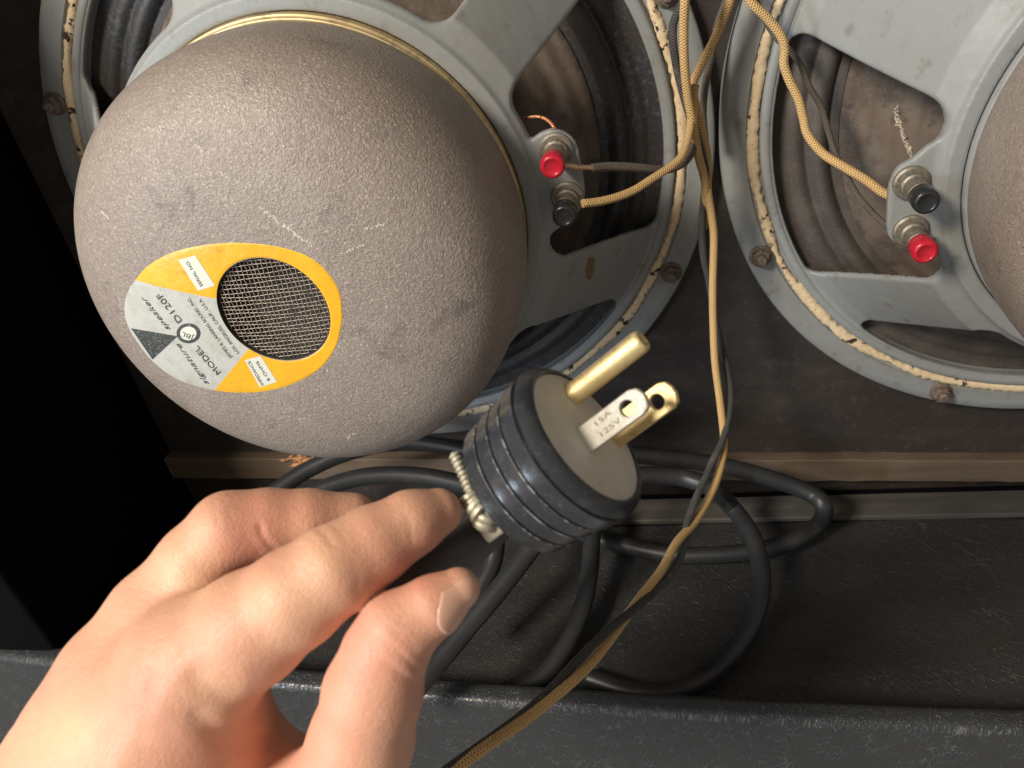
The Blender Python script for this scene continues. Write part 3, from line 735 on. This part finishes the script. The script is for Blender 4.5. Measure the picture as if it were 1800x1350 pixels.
# ================================================================== plug
# frame in camera axes
av = unit([.680, -.570, -.460]); mv = np.array([.62, .785, 0]); mv = unit(mv - av * (mv @ av)); nv = np.cross(av, mv)
if nv[2] < 0: nv = -nv
tow = lambda v: CR.T @ v
A = tow(av); Mw = tow(mv); Nw = tow(nv)
PF = P(1034, 763, 160)                        # centre of the front rim
plug = empty('power_plug', PF, 'round black three prong power plug held above the cabinet floor', 'plug')
def pp(o):
    o.parent = plug; o.matrix_parent_inverse = Matrix.Translation(Vector(PF) * MM).inverted(); return o
basis = (Mw, Nw, A) if np.dot(np.cross(Mw, Nw), A) > 0 else (Nw, Mw, A)
R1 = 18.1
pr = [(-21.6, 9), (-21.6, 14.6), (-20.6, 15.6)]
edges = [(-20.6, -16.2, 15.9, 16.3), (-16.0, -12.0, 16.5, 16.8), (-11.8, -7.9, 17.0, 17.3), (-7.7, -3.6, 17.6, 18.0)]
for (s0, s1, ra, rb) in edges:
    pr += [(s0, ra - .35), (s0 + .25, ra), (s1 - .5, rb), (s1 - .12, rb + .14), (s1, rb - .05), (s1 + .06, rb - .5)]
pr += [(-2.6, 17.95), (-1.5, 17.5), (-.6, 16.7), (-.1, 15.8), (0, 15.3), (-.5, 15.05)]
V, F = lathe(pr, org=PF, n=160, basis=basis)
pp(mobj('plug_body', V, F, M_BAK, auto=38, label='stepped glossy black body'))
V, F = lathe([(-.45, .01), (-.45, 15.25)], org=PF, n=96, basis=basis)
pp(mobj('plug_face', V, F, M_FIB, label='beige fibre face plate'))
V, F = lathe([(-21.6, 9.2), (-22.4, 8.8), (-22.4, .01)], org=PF, n=60, basis=basis); pp(mobj('back_disc', V, F, M_BLK))
g = MT('worn_glint_edge', (.30, .30, .30), .4); g.mix(g.ramp(g.noise(2.2, 5, .7), .42, .50), (.05, .053, .058)); M_WORN_GLINT = g.m  # pale broken rings: step-edge highlights painted in colour, with some wear
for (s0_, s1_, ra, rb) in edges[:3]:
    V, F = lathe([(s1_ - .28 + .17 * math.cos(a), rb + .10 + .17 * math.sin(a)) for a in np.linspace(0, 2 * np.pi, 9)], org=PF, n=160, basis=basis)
    pp(mobj('worn_glint_edge', V, F, M_WORN_GLINT))
# in plane axes: e towards second blade, wd along blade width
ev_ = unit(.315 * mv + .95 * nv); wv = unit(np.cross(ev_, av)); 
if wv[1] < 0: wv = -wv
E_, Wd = tow(ev_), tow(wv)
def face_hit(px, py):
    r = ray(px, py); n = A; o = PF + A * -.45
    return CP + r * ((o - CP) @ n / (r @ n))
B1 = face_hit(1029, 774); PIN0 = face_hit(1007, 694)
B2 = B1 + E_ * 12.4
def blade(c, w, L, th, mat, name, lbl, hole=1.65, hs=None):
    hs = hs if hs is not None else L - 4.4
    n = 64; out = []
    for i in range(n):
        a = 2 * np.pi * i / n; dx, dy = math.cos(a), math.sin(a)     # dx along length, dy width
        t = 1e9
        for (nx_, ny_, dd) in ((0, 1, w / 2), (0, -1, w / 2), (-1, 0, hs + 1.5), (1, 0, L - hs)) + tuple((math.cos(q), math.sin(q), q2) for q, q2 in
             ((math.radians(45), (L - hs - 1.35 + w / 2) * .7071), (math.radians(-45), (L - hs - 1.35 + w / 2) * .7071),
              (math.radians(22), .927 * (L - hs) + .375 * (w / 2) - .85), (math.radians(-22), .927 * (L - hs) + .375 * (w / 2) - .85),
              (math.radians(67), .391 * (L - hs) + .92 * (w / 2) - .85), (math.radians(-67), .391 * (L - hs) + .92 * (w / 2) - .85))):
            den = dx * nx_ + dy * ny_
            if den > 1e-6: t = min(t, dd / den)
        out.append((hs + dx * t, dy * t))
    # exact base corners
    for sgn in (1, -1):
        i = min(range(n), key=lambda k: (out[k][0] + 1.5) ** 2 + (out[k][1] - sgn * w / 2) ** 2); out[i] = (-1.5, sgn * w / 2)
    hol = [(hs + hole * math.cos(2 * np.pi * i / n), hole * math.sin(2 * np.pi * i / n)) for i in range(n)]
    V = []; ch = .18
    def put(lst, k, h_): 
        for (x, y) in lst:
            cx_, cy_ = (hs, 0)
            V.append(c + A * x + Wd * y + E_ * h_)
    def shr(lst, am): return [(x - am * np.sign(x - hs) * (abs(x - hs) > .1), y - am * np.sign(y) * (abs(y) > .1)) for x, y in lst]
    hb = [(hs + (x - hs) * (hole + .12) / hole, y * (hole + .12) / hole) for x, y in hol]
    rings = [(hol, -th / 2 + .12), (hb, -th / 2), (shr(out, ch), -th / 2), (out, -th / 2 + ch), (out, th / 2 - ch), (shr(out, ch), th / 2), (hb, th / 2), (hol, th / 2 - .12), (hol, -th / 2 + .12)]
    for l_, h_ in rings: put(l_, 0, h_)
    F = [f for f in grid_faces(len(rings), n, True)]
    return pp(mobj(name, V, F, mat, auto=30, label=lbl))
BL = 17.2
blade(B1, 5.6, BL - 1.2, 1.5, M_NICK, 'blade', 'pale nickel blade stamped 15A 125V')
blade(B2, 6.2, BL, 1.5, M_PRONG, 'blade', 'brassy yellow blade at the back')
# ground pin : U-shaped with flat tip, folded sheet seam
def pin(c, L, r):
    n = 36; prf = [(-1.5, r), (L - .9, r), (L - .3, r * .93), (L, r * .82), (L, r * .62), (L - .9, r * .5), (L - .6, .01)]
    return pp(mobj('ground_pin', *lathe(prf, org=c, n=n, basis=basis), M_PRONG, auto=40, label='long round golden ground pin'))
pin(PIN0, 19.6, 2.45)
V, F, _ = tube([PIN0 + A * s + E_ * 0 - E_ * 2.42 * .0 + (-E_ * .75 - Wd * .66) * 2.44 for s in (2, 8, 14, 18.6)], .13, 6); pp(mobj('pin_seam', V, F, M_RUST))
# stamped text on blade 1 (camera side)
def on_blade(px, py):
    r = ray(px, py); n = E_; side = -1 if (E_ @ ray(1060, 740)) > 0 else 1
    o = B1 + E_ * side * (.75 + .03); return CP + r * ((o - CP) @ n / (r @ n))
g = MT('stamped_mark', (.12, .09, .05), .6, .3); M_ST = g.m
text_on('stamped_text', '15A', (1050, 749), (1076, 727), 9, on_blade, M_ST, None)
text_on('stamped_text', '125V', (1059, 768), (1093, 740), 9.5, on_blade, M_ST, None)
for o in list(COL.objects):
    if o.name.startswith('stamped_text'): pp(o)
# cord clamp: screw and lugs
s0 = P(797, 795, 164); s1 = P(838, 888, 163); ax = unit(s1 - s0); Ls = np.linalg.norm(s1 - s0)
u, v, w = frame(ax); V = []; n = 20; K = int(Ls * 7)
for i in range(K + 1):
    s = i / K * Ls
    for j in range(n):
        a = 2 * np.pi * j / n; rr_ = 1.15 + .17 * math.sin(2 * np.pi * s / 1.05 - a); rr_ *= min(1, .55 + s * 1.2)
        V.append(s0 + w * s + (u * math.cos(a) + v * math.sin(a)) * rr_)
F = grid_faces(K + 1, n, True) + [tuple(range(n))]
pp(mobj('clamp_screw', V, F, M_ZINC))
def lug(px, py, d_, r, hgt, dirp, nm='clamp_nut'):
    c = P(px, py, d_); V, F = lathe([(-hgt, .01), (-hgt, r * .8), (-hgt * .75, r), (-hgt * .2, r), (0, r * .86), (hgt * .2, r), (hgt * .75, r), (hgt, r * .8), (hgt, .01)], org=c, ax=dirp, n=24)
    return pp(mobj(nm, V, F, M_ZINC, auto=50))
lug(829, 876, 163, 2.6, 1.3, ax + A * .25); lug(842, 893, 162, 3.2, 1.5, ax + A * .5); lug(853, 912, 162, 2.5, 2.0, unit(Mw * .6 - A))
V, F = boxm(P(862, 922, 164), (6, 3.0, 5.5), (Mw, Nw, A)); pp(bevel(mobj('clamp_plate', V, F, M_ZINC), .8, 3))
# cord leaving the plug through the fingers
cpath = catmull([PF - A * 18, P(880, 905, 173), P(838, 945, 171), P(790, 975, 169), P(730, 1006, 169), P(672, 1040, 172), P(610, 1062, 182), P(540, 1070, 194), P(470, 1090, 206), P(410, 1130, 218)], 12)
g = MT('lit_cord', (.075, .073, .072), .5); g.mix(g.ramp(g.noise(5, 5), .45, .65, 0, .6), (.045, .044, .044)); g.bump(g.noise(1, 4), .1); M_LIT_CORD = g.m  # cord rubber made lighter, light between the fingers put into its colour
V, F, UV = tube(cpath, 4.7, 20); pp(mobj('cord', V, F, M_LIT_CORD, uv=UV, label='black cord between the fingers'))
V, F = lathe([(-1, 6.2), (5, 5.8), (6, 5.0)], org=PF - A * 23, ax=-A, n=32); pp(mobj('cord_grip', V, F, M_RUB))

# ================================================================== hand
def cam_pt(px, py, d_): return np.array([(px - 900) / FP * d_, (py - 675) / FP * d_, d_])
def chain(nodes, closed=False):
    return [(cam_pt(x, y, z), r * z / FP) for x, y, z, r in nodes]
index = [(770, 900, 160, 42), (722, 920, 157, 55), (655, 959, 154, 67), (586, 1003, 151, 77), (520, 1050, 151, 86), (440, 1105, 153, 99), (340, 1172, 156, 112)]
middle = [(618, 912, 176, 46), (540, 917, 173, 54), (470, 922, 171, 60), (403, 934, 169, 67), (350, 990, 169, 70), (270, 1082, 169, 77), (200, 1180, 168, 82), (150, 1285, 166, 84)]
thumb = [(806, 1034, 150, 37), (760, 1066, 149, 51), (700, 1108, 149, 66), (676, 1150, 150, 72), (656, 1215, 152, 84), (636, 1300, 156, 89), (600, 1400, 160, 100), (520, 1500, 166, 130)]
palm = [[(340, 1172, 158, 110), (300, 1280, 166, 165), (240, 1420, 172, 210)], [(150, 1285, 168, 82), (125, 1385, 172, 122), (70, 1500, 178, 165)],
        [(240, 1420, 174, 200), (40, 1680, 182, 220)], [(520, 1500, 168, 130), (300, 1520, 172, 190)], [(230, 1215, 164, 90), (200, 1330, 168, 140)],
        [(380, 1310, 176, 85), (470, 1372, 176, 74), (560, 1420, 172, 90)]]
ring_ = [(330, 1040, 196, 50), (250, 1130, 192, 62), (160, 1250, 184, 80)]
hs_ = .62
lo = np.array([-112., 18., 122.]); hi = np.array([2., 92., 204.])
gx_, gy_, gz_ = [np.arange(lo[i], hi[i], hs_) for i in range(3)]
X, Y, Z = np.meshgrid(gx_.astype(np.float32), gy_.astype(np.float32), gz_.astype(np.float32), indexing='ij')
def cone_d(n0, n1, flat=1.0):
    (a, ra), (b, rb) = n0, n1; ab = b - a; L2 = ab @ ab
    px_, py_, pz_ = X - a[0], Y - a[1], Z - a[2]
    t = np.clip((px_ * ab[0] + py_ * ab[1] + pz_ * ab[2]) / L2, 0, 1)
    return np.sqrt((px_ - ab[0] * t) ** 2 + (py_ - ab[1] * t) ** 2 + (pz_ - ab[2] * t) ** 2) - (ra + (rb - ra) * t)
def smin(a, b, k):
    h_ = np.clip(.5 + .5 * (b - a) / k, 0, 1); return b * (1 - h_) + a * h_ - k * h_ * (1 - h_)
def digit(nodes, k=2.5):
    c = chain(nodes); d_ = None
    for i in range(len(c) - 1):
        q = cone_d(c[i], c[i + 1]); d_ = q if d_ is None else smin(d_, q, k)
    return d_
dp = None
for pl in palm:
    q = digit(pl, 5); dp = q if dp is None else smin(dp, q, 9)
di = digit(index); dm_ = digit(middle); dt = digit(thumb)
D = smin(di, dp, 7); D2 = smin(dm_, dp, 8); D3 = smin(dt, dp, 9)
D = smin(smin(D, D2, 1.2), D3, .8)
V, F = surface_nets(D, lo, hs_)
# vertex normals, then creases
def vnorm(V, F):
    n = np.cross(V[F[:, 2]] - V[F[:, 0]], V[F[:, 3]] - V[F[:, 1]]); N = np.zeros_like(V)
    for k in range(4): np.add.at(N, F[:, k], n)
    return N / np.maximum(np.linalg.norm(N, axis=1), 1e-9)[:, None]
N = vnorm(V, F)
if np.mean((N * (V - V.mean(0))).sum(1)) < 0: F = F[:, ::-1]; N = -N
U = np.c_[900 + FP * V[:, 0] / V[:, 2], 675 + FP * V[:, 1] / V[:, 2]]
face = np.clip(-(N * V).sum(1) / np.linalg.norm(V, axis=1), 0, 1) ** .5
def pl_dist(U, pts):
    d_ = np.full(len(U), 1e9); pts = catmull([np.array(p) for p in pts], 6)
    for a, b in zip(pts[:-1], pts[1:]):
        ab = b - a; t = np.clip(((U - a) @ ab) / (ab @ ab), 0, 1); d_ = np.minimum(d_, np.hypot(*(U - a - ab * t[:, None]).T))
    return d_
disp = np.zeros(len(V)); soft = np.zeros(len(V))
CREASES = [([(664, 1120), (690, 1138), (712, 1158), (744, 1190)], 3.2, .55), ([(654, 1146), (680, 1163), (705, 1184), (742, 1212)], 3.2, .5), ([(690, 1110), (712, 1128), (735, 1150), (758, 1166)], 2.6, .3),
           ([(672, 1172), (700, 1192), (728, 1222)], 2.6, .2), ([(680, 1100), (705, 1112), (730, 1130)], 2.6, .15), ([(660, 1160), (690, 1178), (720, 1205)], 2.2, .15),
           ([(560, 930), (572, 941), (582, 956)], 4.5, .38), ([(588, 924), (598, 936), (604, 948)], 3.2, .22), ([(545, 942), (556, 956), (562, 970)], 3, .14), ([(574, 930), (586, 945), (590, 960)], 2.4, .12),
           ([(716, 908), (722, 930), (724, 948)], 5, .22), ([(456, 925), (464, 946), (482, 966)], 4.5, .55), ([(376, 882), (383, 900), (384, 920)], 3.5, .13), ([(392, 876), (401, 894), (404, 910)], 3, .12), ([(408, 872), (420, 892)], 3, .1),
           ([(620, 1000), (630, 1015), (628, 1040)], 6, .18), ([(350, 1262), (385, 1290), (430, 1305), (475, 1298)], 20, .9), ([(345, 1190), (385, 1222), (430, 1242), (475, 1246)], 20, .6),
           ([(380, 1168), (400, 1185), (420, 1215)], 2.4, .16), ([(300, 1200), (330, 1240), (350, 1280)], 2.4, .14), ([(330, 1190), (370, 1250)], 2.4, .12), ([(400, 1150), (425, 1190), (440, 1220)], 2.2, .12), ([(270, 1180), (262, 1240), (250, 1300)], 16, .35),
           ([(200, 1215), (235, 1240), (262, 1262)], 2.4, .12), ([(190, 1240), (225, 1262), (250, 1290)], 2.4, .12), ([(215, 1195), (250, 1215), (270, 1235)], 2.4, .1)]
for pts, w_, dep in CREASES:
    dep *= .62
    q = pl_dist(U, pts); disp -= dep * np.exp(-(q / w_) ** 2) * face; soft += .12 * dep * np.exp(-((q - 2.2 * w_) / (1.3 * w_)) ** 2) * face
RIDG = [([(230, 1200), (150, 1290), (60, 1350)], 26, .3), ([(330, 1160), (260, 1260), (200, 1350)], 26, .35), ([(430, 1190), (420, 1230), (390, 1262)], 20, .25)]
for pts, w_, dep in RIDG: disp += dep * np.exp(-(pl_dist(U, pts) / w_) ** 2) * face
V = V + N * (disp + soft)[:, None]
# skin tone zones: redness and pallor belong to the skin itself
def blob(c, r): return np.exp(-((U[:, 0] - c[0]) ** 2 + (U[:, 1] - c[1]) ** 2) / r ** 2)
red = .9 * blob((440, 950), 75) + .7 * blob((250, 1215), 60) + .6 * blob((170, 1290), 60) + .8 * blob((740, 1010), 42) + .7 * blob((640, 1110), 60) + .5 * blob((590, 1200), 60) + .4 * blob((650, 960), 60) + .45 * blob((80, 1200), 50) + .5 * blob((780, 930), 40) + .5 * blob((500, 1330), 60) + .3 * blob((690, 1180), 60)
pale = .8 * blob((330, 1010), 60) + .6 * blob((150, 1290), 45) + .6 * blob((480, 1060), 60) + .5 * blob((380, 1200), 50) + .8 * blob((100, 1310), 70) + .5 * blob((560, 980), 50)
g = MT('skin', (.67, .365, .24), .45)
g.b.inputs['Subsurface Weight'].default_value = .3; g.b.inputs['Subsurface Radius'].default_value = (1.0, .35, .18); g.b.inputs['Subsurface Scale'].default_value = .0022
at = g.t.nodes.new('ShaderNodeVertexColor'); at.layer_name = 'tone'; sx = g.t.nodes.new('ShaderNodeSeparateColor'); g.L(at.outputs[0], sx.inputs[0])
g.mix(g.ramp(g.noise(9, 4), .35, .7, 0, .35), (.71, .40, .265))
g.mix(g.ramp(g.noise(24, 4, .6), .42, .62, 0, .45), (.66, .295, .205))
g.mix(g.math('MULTIPLY', sx.outputs[0], .6), (.60, .22, .16)); g.mix(g.math('MULTIPLY', sx.outputs[1], .6), (.76, .49, .29))
g.mix(g.ramp(g.noise(3.0, 5, .7), .55, .75, 0, .3), (.56, .27, .17))
wr = g.ramp(g.voro(1.15, 'DISTANCE_TO_EDGE', g.vec((1, .6, 1), (0, 0, .6))), 0, .10)
lv = g.noise(1.3, 4, .7, g.vec((1, .22, 1), (0, .2, .55)), .8)
g.bump(g.ramp(g.voro(.95, 'DISTANCE_TO_EDGE', g.vec((.55, 1, 1), (0, .5, -.85))), 0, .12), .035).bump(g.noise(.8, 5, .75, g.vec((.4, 1, 1), (0, .5, .75))), .09).bump(g.noise(5, 4, .6), .25).bump(g.noise(.35, 3), .03); g.rgh(g.noise(2.5, 3), .40, .56); M_SKIN = g.m
HW = V @ CR + CP           # to world
HO = P(350, 1250, 165)
hand = mobj('hand', HW - HO, F.astype(np.int64), M_SKIN)
if True:
    ca = hand.data.color_attributes.new('tone', 'FLOAT_COLOR', 'POINT')
    arr = np.ones((len(V), 4), np.float32); arr[:, 0] = np.clip(red, 0, 1); arr[:, 1] = np.clip(pale, 0, 1); arr[:, 2] = 0
    ca.data.foreach_set('color', arr.ravel())
hand.location = Vector(HO) * MM
sm = hand.modifiers.new('smooth', 'SMOOTH'); sm.factor = .5; sm.iterations = 2
tag(hand, 'bare hand pinching the plug cord between thumb and index finger', 'hand')
# thumb nail: thin shell over the thumb's side
nm = (np.abs(X) < 1e9)
nc = cam_pt(812, 1052, 146.5)
i0 = [int((nc[i] - 14 - lo[i]) / hs_) for i in range(3)]; i1 = [int((nc[i] + 14 - lo[i]) / hs_) for i in range(3)]
hs2 = .3
ax3 = [np.arange(nc[i] - 11, nc[i] + 11, hs2) for i in range(3)]
Xs, Ys, Zs = X, Y, Z; X, Y, Z = np.meshgrid(*ax3, indexing='ij')
dtt = digit(thumb)
ld = unit(cam_pt(838, 1006, 149) - cam_pt(760, 1088, 147)); od = unit(np.array([.60, .52, -.62])); sd = unit(np.cross(ld, od)); od = np.cross(sd, ld)
nl = cam_pt(806, 1058, 147.5)
a1_ = (X - nl[0]) * ld[0] + (Y - nl[1]) * ld[1] + (Z - nl[2]) * ld[2]; a2_ = (X - nl[0]) * sd[0] + (Y - nl[1]) * sd[1] + (Z - nl[2]) * sd[2]; a3_ = (X - nl[0]) * od[0] + (Y - nl[1]) * od[1] + (Z - nl[2]) * od[2]
sq = (np.abs(a1_ / 5.8) ** 3 + np.abs(a2_ / 4.6) ** 3) ** (1 / 3) - 1
dn = np.maximum(np.maximum(dtt - .14, -(dtt + .5)), np.maximum(sq * 4, -(a3_ + 1.5)))
Vn, Fn = surface_nets(dn, (ax3[0][0], ax3[1][0], ax3[2][0]), hs2)
g = MT('nail', (.68, .40, .29), .28); g.b.inputs['Subsurface Weight'].default_value = .2; g.b.inputs['Subsurface Radius'].default_value = (1, .4, .2); g.b.inputs['Subsurface Scale'].default_value = .0015
g.bump(g.noise(.8, 2), .02); M_NAIL = g.m
Nn = vnorm(Vn, Fn)
if np.mean((Nn * (Vn - Vn.mean(0))).sum(1)) < 0: Fn = Fn[:, ::-1]
nail = mobj('thumb_nail', Vn @ CR + CP - HO, Fn, M_NAIL, hand)
nail.modifiers.new('smooth', 'SMOOTH').iterations = 3
